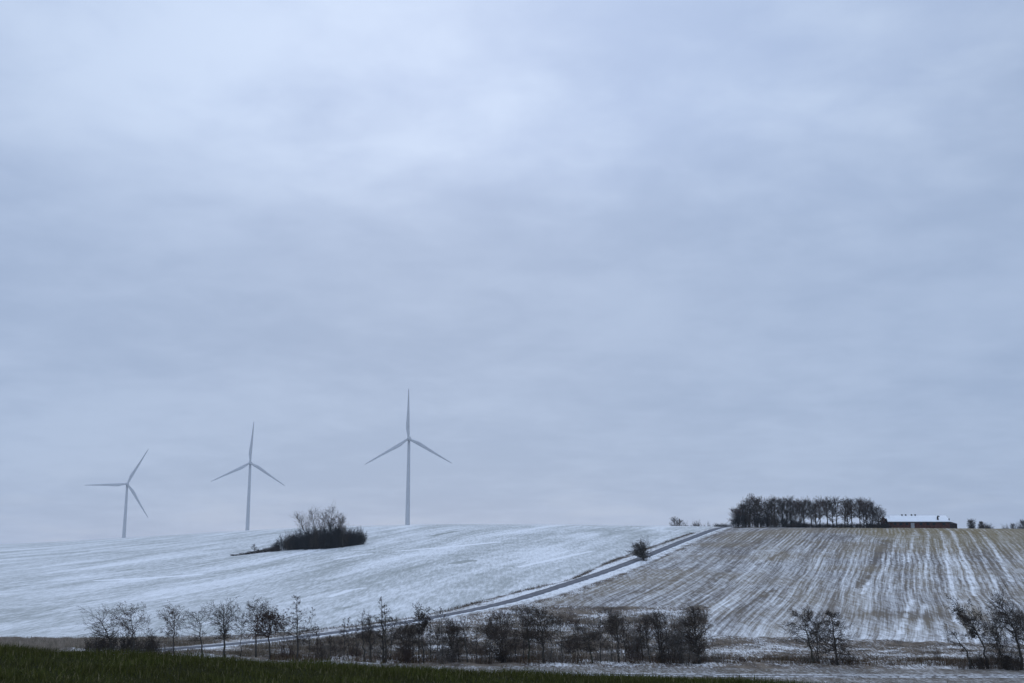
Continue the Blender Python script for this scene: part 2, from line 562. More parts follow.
def make_tree(loc, h, label, group, top=(0, 0), bow=0.0, cs=0.4, cr=1.6, n=24, kids=(0, 6, 5), r0=0.1, elev=(10, 55), wind=-0.15,
              bits=0.4, bit=0.08, nb=1, rmin=0.015, shape='round', stems=1, short=0.46, fwd=1.0, wob=0.16, up=0.12, name='bare_tree', cat='tree', trunk_m=None, twig_m=None, skirt=0):
    """bare tree: tapered trunk, branches filling a crown of uneven outline"""
    root = empty(name, loc, label, cat, group)
    S = Twigs()
    g = dict(wob=wob, pull=Vector((wind, 0, up)), bits=bits, bit=bit, nb=nb, rmin=rmin, short=short, fwd=fwd)
    for st in range(stems):
        if st == 0:
            tp = Vector((top[0], top[1], h)); b0 = Vector((0, 0, -0.3))
        else:
            tp = Vector((top[0] + rnd.uniform(-.16, .16) * h, rnd.uniform(-.1, .1) * h, h * rnd.uniform(.75, .98))); b0 = Vector((rnd.uniform(-.35, .35), rnd.uniform(-.25, .25), -0.3))
        pts = []; N = 10
        for i in range(N + 1):
            t = i / N
            p = b0.lerp(Vector((tp.x, tp.y, tp.z * (0.94 if shape == 'spire' else 0.74 if shape == 'flat' else 0.82))), t)
            s = math.sin(math.pi * t)
            p.x += bow * s + rnd.gauss(0, 0.012 * h) * s
            p.y += rnd.gauss(0, 0.012 * h) * s
            pts.append(p)
        rb = 1.25 * r0 * (1 if st == 0 else 0.7)
        rad = [max(rmin * 1.2, rb * (1.25 if i == 0 else 1) * (1 - 0.88 * (i / N) ** 0.85)) for i in range(N + 1)]
        tm = trunk_tube(pts, rad, trunk_m or BARK, 'trunk')
        link('trunk', tm, root)
        nn = max(6, int(1.6 * n) // stems)
        for k in range(nn):
            t = cs + (1 - cs) * ((k + rnd.random()) / nn)
            i = min(N - 1, int(t * N)); p = pts[i].lerp(pts[i + 1], t * N - i)
            u = (t - cs) / (1 - cs)
            if shape == 'round':
                L = cr * (0.35 + 0.75 * math.sin(math.pi * min(1, 0.18 + 0.8 * u)))
            elif shape == 'flat':
                L = cr * (0.35 + 0.75 * u) * (1.0 if u < 0.72 else 0.68)
            elif shape == 'spire':
                L = cr * (1.05 - 0.85 * u)
            else:
                L = cr * (0.6 + 0.4 * math.sin(math.pi * u))
            L *= 1.5 * rnd.uniform(0.55, 1.2)
            az = rnd.uniform(0, 2 * math.pi)
            ev = math.radians(rnd.uniform(elev[0] - 12, elev[1] - 6) + 12 * u)
            d = Vector((math.cos(az) * math.cos(ev), math.sin(az) * math.cos(ev), math.sin(ev)))
            grow(S, p, d, L, max(rmin * 1.5, rad[i] * 0.45), 1, kids, g)
        for k in range(skirt):
            t = rnd.uniform(0.03, cs); i = min(N - 1, int(t * N)); p = pts[i].lerp(pts[i + 1], t * N - i)
            az = rnd.uniform(0, 2 * math.pi); ev = math.radians(rnd.uniform(5, 50))
            d = Vector((math.cos(az) * math.cos(ev), math.sin(az) * math.cos(ev), math.sin(ev)))
            grow(S, p, d, cr * rnd.uniform(.35, .8), rmin * 1.5, 1, kids, g)
    link('crown', S.mesh('crown', twig_m or TWIG), root)
    return root


def shrub_mesh(h, w, stems, kids=(0, 4, 3), rmin=0.012, bits=0.4, bit=0.08, m=None, flat=1.0):
    S = Twigs()
    g = dict(wob=0.2, pull=Vector((-0.03, 0, 0.18)), bits=bits, bit=bit, nb=1, rmin=rmin, short=0.5, fwd=0.8)
    for k in range(stems):
        a = rnd.uniform(0, 2 * math.pi); rr = w * 0.5 * math.sqrt(rnd.random())
        p = Vector((math.cos(a) * rr * 0.75, math.sin(a) * rr * 0.75 * flat, -0.15))
        dome = math.sqrt(max(0.08, 1 - (rr / (w * 0.5)) ** 2 * 0.85))
        d = Vector((math.cos(a) * rr / w * 1.1, math.sin(a) * rr / w * 1.1 * flat, 1.0)).normalized()
        grow(S, p, d, h * dome * rnd.uniform(0.6, 1.0), rmin * 2.4, 1, kids, g)
    return S.mesh('shrub', m or TWIG)


# ------------------------------------------------------------------ materials
BARK = simple('bark', (0.052, 0.046, 0.038), 0.35, 3.0)
TWIG = simple('twigs', (0.050, 0.037, 0.028), 0.35, 1.5)
TWIG_LONE = simple('olive brown twigs', (0.062, 0.053, 0.042), 0.35, 1.5)
TWIG_RED = simple('reddish twigs', (0.060, 0.036, 0.026), 0.35, 1.5)
TWIG_PALE = simple('grey twigs', (0.12, 0.105, 0.09), 0.3, 1.5)
TWIG_BROWN = simple('brown bramble', (0.115, 0.088, 0.066), 0.35, 1.2)
MOSSY = simple('mossy bark', (0.050, 0.050, 0.034), 0.35, 3.0)
DENSE = simple('dense thorn', (0.026, 0.023, 0.022), 0.3, 0.6)
PAINT = simple('light grey paint', (0.47, 0.48, 0.50), 0.03, 0.3, 0.45)
DARKMETAL = simple('dark metal', (0.05, 0.055, 0.06), 0.2, 2.0, 0.5)
BRICK = simple('dark red brick', (0.085, 0.036, 0.030), 0.3, 1.2)
TIMBER = simple('dark timber', (0.035, 0.03, 0.03), 0.3, 2.0)
ROOFSNOW = simple('snow covered roof', SNOW, 0.03, 0.5)
GLASS = simple('dark glass', (0.02, 0.025, 0.03), 0.1, 2.0, 0.15)
DOORP = simple('pale door paint', (0.35, 0.36, 0.38), 0.1, 2.0)


# ------------------------------------------------------------------ ground
def poly_sd(x, y, poly):
    """signed distance, positive inside"""
    P_ = np.asarray(poly, float)
    d = np.full(x.shape, 1e9); inside = np.zeros(x.shape, bool)
    for i in range(len(P_)):
        a = P_[i]; b = P_[(i + 1) % len(P_)]
        e_ = b - a
        wx, wy = x - a[0], y - a[1]
        t = np.clip((wx * e_[0] + wy * e_[1]) / (e_ @ e_ + 1e-9), 0, 1)
        d = np.minimum(d, np.hypot(wx - t * e_[0], wy - t * e_[1]))
        cond = ((a[1] > y) != (b[1] > y))
        with np.errstate(divide='ignore', invalid='ignore'):
            xi = a[0] + (y - a[1]) * e_[0] / (e_[1] if abs(e_[1]) > 1e-9 else 1e-9)
        inside ^= cond & (x < xi)
    return np.where(inside, d, -d)


def plan(pts):
    return [tuple(hit(px, py)[:2]) for px, py in pts]


VERGEPX = [(300, 632), (360, 625.5), (410, 618), (450, 610.6), (500, 597), (533, 589), (573, 579), (603, 565), (629, 555), (656, 546), (676, 539), (694, 533)]
VERGE = resample(plan(VERGEPX), 1.5, 2)
right_poly = plan([(537, 606), (575, 594), (610, 581), (650, 563), (690, 546)]) + [(108, 500), (140, 700), (900, 900), (900, 175)] + \
    plan([(1023, 645), (940, 642), (768, 637), (708, 635), (706, 607), (612, 607)])
left_poly = [(-700, 195)] + plan([(1, 637.5), (100, 638), (200, 636), (256, 634)]) + plan(VERGEPX) + [(96, 500), (130, 640), (200, 1500), (-900, 1500)]
TRACKPX = [(470, 673.5), (560, 674), (640, 674.6), (768, 675.8), (900, 676), (1023, 676)]
tp_ = plan(TRACKPX)
tp_ = [(tp_[0][0] - 90, tp_[0][1] + 1.5)] + tp_ + [(tp_[-1][0] + 80, tp_[-1][1] - 1)]
TRACK = resample(tp_, 1.5, 10)


_a = hit(30, 578); _b = hit(230, 549)
LEFT_DIR = math.degrees(math.atan2(_b.x - _a.x, _b.y - _a.y))
print('LEFT_DIR', LEFT_DIR)
BARE = [([(95, 574.5), (150, 567), (210, 557)], 0.3), ([(457, 563), (472, 560.5)], 2.2), ([(334, 608.5), (352, 607)], 0.5), ([(432, 536), (455, 531.5)], 1.5),
        ([(350, 551), (375, 549.5)], 0.6), ([(0, 563), (110, 549), (235, 537)], 0.3), ([(886, 540), (872, 566), (858, 588)], 0.9), ([(806, 540), (740, 575), (690, 612)], 0.3),
        ([(745, 560), (700, 592), (672, 612)], 0.1), ([(700, 632), (735, 612), (775, 590)], 0.4), ([(660, 590), (700, 566), (742, 546)], 0.1)]
DRIFT = [([(100, 580.5), (150, 578), (200, 574.5)], 2.0), ([(342, 558.5), (368, 554)], 2.2), ([(520, 567), (560, 558), (592, 551)], 0.8), ([(330, 597), (350, 590), (365, 588)], 0.8),
         ([(400, 551), (440, 548), (500, 542)], 1.5), ([(941, 531), (945, 548), (947, 560), (953, 597), (955, 622)], 0.25), ([(952, 531), (959, 548), (963, 560), (972, 580), (974, 596)], 0.25),
         ([(968, 531), (978, 547), (984, 560), (994, 582), (998, 598)], 0.2), ([(980, 532), (992, 546), (1000, 560), (1012, 582)], 0.2), ([(915, 532), (911, 548), (908, 562)], 0.15),
         ([(900, 533), (893, 552), (884, 572)], 0.1), ([(928, 531), (928, 550), (926, 575)], 0.15), ([(912, 600), (905, 618), (900, 634)], 0.2), ([(925, 604), (921, 618), (917, 632)], 0.2),
         ([(600, 635), (625, 632), (650, 623)], 1.0), ([(870, 580), (866, 588), (862, 594)], 0.1), ([(755, 566), (720, 590), (700, 605)], 0.2)]


def streak_field(X, Y, items):
    out = np.full(X.shape, 20.0)
    for px_, wd in items:
        ln = resample(plan(px_), 1.0, 2)
        d_, _ = near_line(X, Y, ln, 12)
        out = np.minimum(out, d_ - wd)
    return out


def build_ground():
    r = np.concatenate([[0.05], np.arange(0.5, 30, 0.5), np.arange(30, 120, 2.0), np.arange(120, 540, 1.1), np.arange(540, 1400, 8.0), np.geomspace(1400, 3000, 30)])
    th = np.concatenate([np.radians(np.arange(-33, 33, 0.085)), np.radians(np.arange(33, 327, 2.0))])
    R, T = np.meshgrid(r, th, indexing='ij')
    X = (R * np.sin(T)).ravel(); Y = (R * np.cos(T)).ravel()
    Z = terrain(X, Y)
    sdR = np.full(X.shape, -50.0); sdL = np.full(X.shape, -50.0)
    k = np.where((Y > 120))[0]
    sdR[k] = np.clip(poly_sd(X[k], Y[k], right_poly), -50, 50)
    sdL[k] = np.clip(poly_sd(X[k], Y[k], left_poly), -50, 50)
    dR, _ = near_line(X, Y, ROAD, 30); dR = np.minimum(dR, 50)
    dT, _ = near_line(X, Y, TRACK, 30); dT = np.minimum(dT, 50)
    mH, _ = near_line(X, Y, VERGE, 20); mH = np.minimum(mH, 50)
    # hummocks in the rough ground
    sc = smooth(125, 140, Y) * (1 - smooth(0, 4, sdR)) * (1 - smooth(0, 4, sdL)) * smooth(5, 9, dR) * smooth(7, 10, dT)
    hum = 0.14 * np.sin(X * 0.9 + 1.3 * np.sin(Y * 0.31)) * np.sin(Y * 0.8 + 0.9 * np.sin(X * 0.37)) + 0.06 * np.sin(X * 2.3 + Y * 1.7)
    Z = Z + sc * hum * (Y < 400)
    # the field surface between the drill rows
    nr, nt = len(r), len(th)
    i = np.arange(nr - 1)[:, None]; j = np.arange(nt)[None, :]
    j2 = (j + 1) % nt
    q = np.stack([i * nt + j, i * nt + j2, (i + 1) * nt + j2, (i + 1) * nt + j], -1).reshape(-1, 4)[:, ::-1]
    me = new_mesh('ground', np.stack([X, Y, Z], 1), q.ravel(), np.full(len(q), 4), ground_material(), True)
    for nm, a in (('right_field', sdR), ('left_field', sdL), ('road_distance', dR), ('track_distance', dT), ('verge_line', mH), ('bare_streak', streak_field(X, Y, BARE)), ('snow_streak', streak_field(X, Y, DRIFT))):
        at = me.attributes.new(nm, 'FLOAT', 'POINT'); at.data.foreach_set('value', a.astype(np.float32))
    o = link('ground', me); o['kind'] = 'structure'
    return o


build_ground()


def ribbon(name, line, zz, half, lift, m, skirt=0.3):
    d = np.gradient(line, axis=0); d /= np.linalg.norm(d, axis=1)[:, None]
    nrm = np.stack([-d[:, 1], d[:, 0]], 1)
    offs = [(-half - 0.35, -skirt), (-half, lift), (-half * 0.5, lift + 0.03), (0, lift + 0.05), (half * 0.5, lift + 0.03), (half, lift), (half + 0.35, -skirt)]
    V = []
    for o, l in offs:
        q = line + nrm * o
        V.append(np.column_stack([q, zz + l]))
    V = np.stack(V, 1); n, k = V.shape[:2]
    i = np.arange(n - 1)[:, None]; j = np.arange(k - 1)[None]
    q = np.stack([i * k + j, (i + 1) * k + j, (i + 1) * k + j + 1, i * k + j + 1], -1).reshape(-1, 4)
    me = new_mesh(name, V.reshape(-1, 3), q.ravel(), np.full(len(q), 4), m, True)
    acr = np.tile(np.array([o for o, _ in offs]), n)
    at = me.attributes.new('across', 'FLOAT', 'POINT'); at.data.foreach_set('value', acr.astype(np.float32))
    o = link(name, me); o['kind'] = 'structure'
    return o


m_road, t = mat('wet asphalt')
pos, x, y, z = t.pos()
ac = t.math('ABSOLUTE', t.attr('across'))
f = t.noise(pos, 1.8, 4, 0.6)
edge = t.ss(t.math('ADD', ac, t.math('MULTIPLY', t.math('SUBTRACT', t.noise(pos, 0.7, 3), 0.5), 1.6)), 1.5, 2.15)
c_ = t.mix(f, (0.078, 0.087, 0.105), (0.115, 0.125, 0.15))
slush = t.math('MULTIPLY', t.ss(ac, 0.75, 0.2), t.ss(t.noise(pos, 0.5, 4, 0.7), 0.42, 0.62))
c_ = t.mix(t.math('MULTIPLY', slush, 0.08), c_, SNOW)
t.surface(t.mix(edge, c_, SNOW), 0.8, f, 0.2, 0.02, 0.08)
ribbon('road', ROAD, rz, 2.1, 0.08, m_road)

m_track, t = mat('rutted earth')
pos, x, y, z = t.pos()
ac = t.math('ABSOLUTE', t.attr('across'))
f = t.noise(pos, 1.5, 4, 0.65)
rut = t.ss(t.math('ABSOLUTE', t.math('SUBTRACT', ac, 0.85)), 0.55, 0.25)
cov = t.ss(t.math('SUBTRACT', f, t.math('MULTIPLY', rut, 0.16)), 0.36, 0.6, 0.08, 0.85)
t.surface(t.mix(cov, (0.10, 0.085, 0.072), SNOW), 0.95, f, 0.3, 0.05, 0.0)
ribbon('path', TRACK, terrain(TRACK[:, 0], TRACK[:, 1]), 1.6, 0.06, m_track)


# ------------------------------------------------------------------ grass
def blades(name, X, Y, H, W, m, lean=0.35, wind=(0, 0)):
    n = len(X)
    Z = terrain(X, Y) - 0.03
    az = npr.uniform(0, 2 * np.pi, n)
    fx, fy = np.cos(az), np.sin(az)
    la = npr.uniform(0, 2 * np.pi, n); lm = np.abs(npr.normal(0, lean, n)) * H
    lx, ly = np.cos(la) * lm + wind[0] * H, np.sin(la) * lm + wind[1] * H
    V = np.zeros((n, 5, 3))
    for i, (t_, w_) in enumerate(((0, 1.0), (0, 1.0), (0.55, 0.8), (0.55, 0.8), (1, 0))):
        sgn = (-1, 1, 1, -1, 0)[i]
        V[:, i, 0] = X + lx * t_ ** 1.8 + fx * W * 0.5 * w_ * sgn
        V[:, i, 1] = Y + ly * t_ ** 1.8 + fy * W * 0.5 * w_ * sgn
        V[:, i, 2] = Z + H * t_ * (1 - 0.25 * np.minimum(1, lm / H) * t_)
    b = np.arange(n)[:, None] * 5
    fl = np.concatenate([b + np.array([[0, 1, 2, 3]]), b + np.array([[3, 2, 4]])], 1).ravel()
    lt = np.tile([4, 3], n)
    o = link(name, new_mesh(name, V.reshape(-1, 3), fl, lt, m))
    o['kind'] = 'stuff'
    return o


def blade_mat(name, stops, rough=0.7):
    m, t = mat(name)
    g = t.n('ShaderNodeNewGeometry')
    cr = t.n('ShaderNodeValToRGB')
    cr.color_ramp.interpolation = 'LINEAR'
    el = cr.color_ramp.elements
    el[0].position = stops[0][0]; el[0].color = (*stops[0][1], 1)
    el[1].position = stops[1][0]; el[1].color = (*stops[1][1], 1)
    for p_, c_ in stops[2:]:
        e_ = el.new(p_); e_.color = (*c_, 1)
    t.t.links.new(g.outputs['Random Per Island'], cr.inputs[0])
    patch = t.noise(g.outputs['Position'], 0.8, 3)
    t.surface(t.mix(t.ss(patch, 0.35, 0.68), cr.outputs[0], t.mix(0.5, cr.outputs[0], (0.05, 0.045, 0.016))), rough, None, spec=0.05)
    return m


G_GREEN = blade_mat('green grass', [(0.0, (0.040, 0.047, 0.010)), (0.5, (0.070, 0.080, 0.017)), (0.9, (0.100, 0.098, 0.027)), (1.0, (0.30, 0.26, 0.15))])
n = 210000
yy = 2.5 + 17.5 * npr.beta(1.7, 1.0, n)
xx = npr.uniform(-1, 1, n) * (0.52 * yy + 3.0)
tuft = 0.5 + 0.5 * np.sin(xx * 2.1 + 1.7 * np.sin(yy * 1.3)) * np.sin(yy * 2.7 + 1.1 * np.sin(xx * 1.9))
hh = (0.07 + 0.10 * tuft) * npr.uniform(0.6, 1.25, n) + (npr.rand(n) < 0.02) * npr.uniform(0.03, 0.10, n)
blades('grass', xx, yy, hh, npr.uniform(0.006, 0.012, n), G_GREEN, 0.45)

G_DRY = blade_mat('dead grass', [(0.0, (0.08, 0.055, 0.035)), (0.5, (0.19, 0.15, 0.11)), (0.85, (0.28, 0.22, 0.165)), (1.0, (0.36, 0.30, 0.23))])
G_REED = blade_mat('pale reeds', [(0.0, (0.22, 0.18, 0.14)), (0.5, (0.38, 0.32, 0.26)), (0.85, (0.46, 0.39, 0.32)), (1.0, (0.55, 0.48, 0.40))])
G_RED = blade_mat('russet grass', [(0.0, (0.04, 0.024, 0.014)), (0.5, (0.095, 0.052, 0.028)), (0.9, (0.14, 0.085, 0.05)), (1.0, (0.2, 0.15, 0.1))])


def strip_points(pxa, pxb, pya, pyb, n, keep=None):
    """points on rough ground between picture rows, as places in the valley"""
    a0 = np.array([hit(px, np.interp(px, pxa[0], pxa[1]))[:2] for px in np.linspace(pxa[0][0], pxa[0][-1], 24)])
    b0 = np.array([hit(px, np.interp(px, pxb[0], pxb[1]))[:2] for px in np.linspace(pxa[0][0], pxa[0][-1], 24)])
    t_ = npr.uniform(0, 23, n); s_ = npr.uniform(0, 1, n)
    i = np.clip(t_.astype(int), 0, 22); f_ = (t_ - i)[:, None]
    A_ = a0[i] * (1 - f_) + a0[i + 1] * f_; B_ = b0[i] * (1 - f_) + b0[i + 1] * f_
    q = A_ + (B_ - A_) * s_[:, None]
    return q[:, 0], q[:, 1]


# dead reed strip on the left, below the snowy field
X, Y = strip_points(([1, 60, 120, 260], [650, 650, 645, 640]), ([1, 60, 120, 260], [639.5, 640, 640, 637]), 0, 0, 30000)
kp = npr.rand(len(X)) < np.clip((-50 - X) / 22, 0.0, 1) ; X, Y = X[kp], Y[kp]
blades('reeds', X, Y, npr.uniform(0.35, 0.95, len(X)), npr.uniform(0.02, 0.05, len(X)), G_REED, 0.25, (-0.1, 0))
# russet grass at the feet of the trees
X, Y = strip_points(([270, 500, 720, 1023], [663, 664, 664, 668]), ([270, 500, 720, 1023], [657, 657.5, 658, 661]), 0, 0, 26000)
k = (np.sin(X * 0.33) + np.sin(X * 0.91 + Y) * 0.7 + npr.normal(0, 0.6, len(X))) > -0.5
X, Y = X[k], Y[k]
blades('russet_grass', X, Y, npr.uniform(0.3, 0.95, len(X)), npr.uniform(0.02, 0.05, len(X)), G_RED, 0.35, (-0.1, 0))
# dead grass and bramble over the rough slope behind
X, Y = strip_points(([290, 420, 500, 705], [656, 656, 656, 657]), ([290, 420, 500, 705], [642, 628, 618, 612]), 0, 0, 60000)
k = (np.sin(X * 0.21 + 1) + np.sin(Y * 0.35 + X * 0.1) + npr.normal(0, 0.7, len(X))) > -0.7
X, Y = X[k], Y[k]
blades('rough_grass', X, Y, npr.uniform(0.2, 0.65, len(X)), npr.uniform(0.025, 0.06, len(X)), G_DRY, 0.5, (-0.1, 0))
X, Y = strip_points(([712, 850, 940, 1023], [660, 661, 662, 664]), ([712, 850, 940, 1023], [639, 641, 645, 648]), 0, 0, 22000)
k = (np.sin(X * 0.5 + 1) * np.sin(Y * 0.7 + X * 0.2) + npr.normal(0, 0.5, len(X))) > 0.25
X, Y = X[k], Y[k]
blades('rough_grass', X, Y, npr.uniform(0.15, 0.4, len(X)), npr.uniform(0.025, 0.05, len(X)), G_DRY, 0.6, (-0.1, 0))
X, Y = strip_points(([128, 200, 250, 300], [656, 656, 657, 658]), ([128, 200, 250, 300], [640, 639, 638, 636]), 0, 0, 26000)
dl, _ = near_line(X, Y, ROAD, 20)
k = (dl > 3.2) & ((np.sin(X * 0.45) + np.sin(Y * 0.5 + X * 0.2) + npr.normal(0, 0.6, len(X))) > -0.3)
X, Y = X[k], Y[k]
blades('rough_grass', X, Y, npr.uniform(0.2, 0.7, len(X)), npr.uniform(0.025, 0.05, len(X)), G_DRY, 0.45, (-0.1, 0))
# dark grass line along the far verge of the lane
k = npr.randint(0, len(VERGE), 11000)
keep = (np.sin(VERGE[k, 0] * 0.45) + np.sin(VERGE[k, 1] * 0.21 + 2) + npr.normal(0, .5, len(k))) > -0.6
k = k[keep]
X = VERGE[k, 0] + npr.normal(0, 0.5, len(k)); Y = VERGE[k, 1] + npr.normal(0, 0.6, len(k))
blades('verge_grass', X, Y, npr.uniform(0.15, 0.6, len(k)), npr.uniform(0.03, 0.06, len(k)), G_RED, 0.4)

# ------------------------------------------------------------------ wind turbines
def blade_mesh(L):
    mb = MB(); rings = []
    st = [(0.0, 1.9, 1.9, 0), (0.03, 1.9, 1.9, 0), (0.10, 2.4, 1.5, .25), (0.2, 3.2, 0.9, .6), (0.26, 3.25, 0.75, .62), (0.45, 2.45, .5, .5), (0.7, 1.6, .3, .35), (0.9, 1.0, .16, .25), (0.98, .6, .1, .15), (1.0, .15, .04, .1)]
    for f_, ch, th_, off in st:
        ring = []
        for j in range(12):
            a = 2 * math.pi * j / 12
            # chord in x, thickness in y, span in z; the trailing edge bulges to -x
            x_ = ch * 0.5 * math.cos(a) - off * 0.45 * ch * 0.5 * 1.6
            y_ = th_ * 0.5 * math.sin(a) - 0.02 * L * f_ * f_
            tw = math.radians(14 * (1 - f_))
            ring.append((x_ * math.cos(tw) - y_ * math.sin(tw), x_ * math.sin(tw) + y_ * math.cos(tw), f_ * L))
        rings.append(ring)
    mb.loft(rings)
    return mb.mesh('blade', PAINT, True)


def turbine(px, hubpy, Y, L, turn, yaw, label, vis):
    u, s = ray(px, hubpy)
    x = u * Y; hz = s * Y; gz = tz(x, Y)
    H = hz - gz
    root = empty('wind_turbine', (x, Y, gz), label, 'wind turbine', 'wind turbines on the ridge', yaw)
    mb = MB(); rings = []
    for i in range(13):
        f_ = i / 12
        rings.append(circle((0, 0, -0.5 + (H - 1.2) * f_), 2.15 * (1 - f_) + 1.2 * f_, 24))
    mb.loft(rings)
    for f_ in (0.28, 0.62):                         # flanges between the tower sections
        r_ = 2.15 * (1 - f_) + 1.2 * f_ + 0.03
        z_ = -0.5 + (H - 1.2) * f_
        mb.loft([circle((0, 0, z_ - 0.12), r_, 24), circle((0, 0, z_ + 0.12), r_, 24)])
    tw = link('tower', mb.mesh('tower', PAINT, True), root)
    dm = MB(); dm.box((0, -2.13, 0.6), (0.9, 0.12, 2.1)); link('door', dm.mesh('door', DARKMETAL), tw)
    nb = MB(); rr = []
    for yv, a_, b_ in ((-1.9, 1.2, 1.35), (-1.2, 1.6, 1.75), (2.0, 1.75, 1.85), (5.5, 1.65, 1.75), (6.8, 1.2, 1.35)):
        ring = []
        for j in range(16):
            an = 2 * math.pi * j / 16
            cx, sx = math.cos(an), math.sin(an)
            ring.append((a_ * math.copysign(abs(cx) ** 0.6, cx), yv, H + b_ * math.copysign(abs(sx) ** 0.6, sx)))
        rr.append(ring)
    nb.loft(rr)
    nc = link('nacelle', nb.mesh('nacelle', PAINT, True), root)
    vm = MB(); vm.box((0.3, 5.4, H + 1.7), (0.5, 0.5, 1.1), 0.5); link('weather_mast', vm.mesh('weather_mast', DARKMETAL), nc)
    hb = MB()
    hb.loft([circle((0, yv, H), r_, 20, 'y') for yv, r_ in ((-1.95, 1.3), (-3.0, 1.5), (-4.0, 1.35), (-4.9, 0.85), (-5.3, 0.25))])
    link('hub', hb.mesh('hub', PAINT, True), root)
    bmsh = blade_mesh(L)
    for k in range(3):
        b = link('blade', bmsh if k == 0 else bmsh, root, (0, -3.1, H))
        b.rotation_euler = (0, math.radians(turn + 120 * k), 0)
    return root


turbine(409, 439, 988, 45.5, -0.6, math.radians(-3), 'wind turbine standing nearest and tallest, one blade pointing straight up', 0)
turbine(250.3, 463, 1176, 44.5, 2.8, math.radians(10), 'middle wind turbine, rising beyond the bushy copse, with one blade almost upright', 0)
turbine(127.3, 484, 1235, 44.5, 27, math.radians(20), 'small faded wind turbine with its rotor turned, one blade lying level', 0)

# ------------------------------------------------------------------ trees along the valley
ROWG = 'bare trees along the valley bottom'


def row_tree(bpx, bpy_, tpx, tpy, label, **kw):
    kw['bits'] = kw.get('bits', .5) * .8; kw['r0'] = kw.get('r0', .09) * 1.25; kw['cr'] = kw.get('cr', 1.6) * 1.1
    p = hit(bpx, bpy_)
    k = p.y / F
    h = (bpy_ - tpy) * k
    kw.setdefault('cr', 1.6)
    p.z -= 0.05
    return make_tree(p, h, label, ROWG, top=((tpx - bpx) * k, 0), **kw)


row_tree(111, 654, 99, 612, 'dark tree leaning far left with sweeping level branches, first of the row', bow=.5, cs=.45, cr=2.9, n=30, shape='flat', wind=-.35, up=.05, elev=(0, 45), r0=.14, bits=.4)
row_tree(134, 656, 128, 603, 'tall forked tree whose tufted crown spreads wide, just right of the leaning tree', bow=.25, cs=.5, cr=2.5, n=26, shape='flat', wind=-.2, bits=.8, bit=.12, twig_m=TWIG_RED, r0=.1)
row_tree(151, 655, 150, 628, 'spindly sapling between the forked tree and the round-topped tree', cs=.3, cr=.8, n=10, r0=.04)
row_tree(174, 657, 172, 604, 'straight tree with thick tufts at its top, standing before open snow', cs=.45, cr=2.0, n=26, shape='flat', wind=-.2, bits=.8, bit=.12, twig_m=TWIG_RED, r0=.09)
row_tree(203, 658, 196, 605, 'open tree with a few tiered wispy branches and a thin top', cs=.38, cr=2.0, n=18, shape='round', wind=-.2, bits=.6, bit=.1, elev=(0, 40))
row_tree(225, 658, 221, 602, 'stout tree with broad heavy flat-topped crown, left part of the row', cs=.42, cr=2.4, n=36, shape='flat', wind=-.15, bits=.8, bit=.11, r0=.13)
row_tree(241, 657, 240, 610, 'very thin pole-like tree between two broad-crowned trees', cs=.55, cr=.9, n=12, r0=.045, wind=-.1)
row_tree(256, 658, 255, 598, 'tall tree with an airy rounded crown beside the rusty-crowned tree', cs=.4, cr=1.8, n=28, bits=.6, bit=.1, r0=.1)
row_tree(270, 659, 268, 612, 'shorter tree with dense rusty brown clustered crown', cs=.5, cr=1.7, n=32, bits=1, bit=.15, nb=2, twig_m=TWIG_RED, r0=.11)
row_tree(284, 655, 283, 617, 'pale thin tree with faint tuft, left of the tall spire', cs=.5, cr=1.1, n=14, twig_m=TWIG_PALE, r0=.04)
row_tree(298, 661, 295, 596, 'tall spire-like tree with short side branches and needle-thin top', cs=.3, cr=1.5, n=30, shape='spire', wind=.05, elev=(-5, 40), bits=.5, r0=.1)
SAP = 'thin bare sapling among low scrub below the road'
for a in ((309, 658, 311, 608), (318, 659, 316, 626), (331, 661, 329, 636), (344, 660, 343, 619), (348, 659, 348, 618), (357, 661, 356, 627)):
    row_tree(*a, SAP, cs=.3, cr=.8, n=12, r0=.04, shape='spire')
for px_ in (413, 419, 431, 437, 459, 476, 490, 516, 523, 551, 563, 578, 601, 612, 626, 643, 669, 675, 690):
    row_tree(px_, 662 + rnd.uniform(-1, 1), px_ + rnd.uniform(-4, 2), rnd.uniform(612, 632), 'slim upright young bare tree filling the middle of the row', cs=.3, cr=.8, n=12, r0=.05, shape='spire')
row_tree(365, 662, 361, 609, 'slender tree with light fan-shaped top, left neighbour of a twiggy column', cs=.5, cr=1.3, n=20, shape='flat', bits=.6)
row_tree(371, 662, 369, 611, 'narrow column-like tree, twiggy all the way up, crossing the road line', cs=.25, cr=.7, n=26, shape='col', elev=(35, 70), r0=.08)
row_tree(384, 663, 380, 598, 'tall two-stemmed tree with tiered small top and a bushy foot', cs=.3, cr=1.3, n=30, shape='spire', r0=.12, stems=2, skirt=12, bits=.6)
row_tree(390, 661, 392, 612, 'thin tree leaning slightly right, its top crossing the asphalt road', cs=.5, cr=1.0, n=14, r0=.05)
row_tree(408, 662, 404, 616, 'bushy many-stemmed tree left of the tree with the dark tuft', cs=.25, cr=1.1, n=36, stems=3, r0=.06, skirt=10)
row_tree(424, 663, 421, 604, 'slim tree crowned by a dark heavy tuft against the road', cs=.6, cr=1.6, n=26, shape='flat', bits=.9, bit=.13, nb=2, r0=.09)
row_tree(444, 661, 440, 602, 'thin grey tree with loop-like pale top above the road', cs=.6, cr=.8, n=12, r0=.045, twig_m=TWIG_PALE)
row_tree(453, 662, 453, 618, 'brushy many-stemmed tree in the middle of the brown scrub', cs=.2, cr=1.4, n=44, stems=4, r0=.05, skirt=8)
row_tree(468, 663, 463, 617, 'clean dark stem with sparse upper twigs before the brown slope', cs=.5, cr=1.1, n=16, r0=.09)
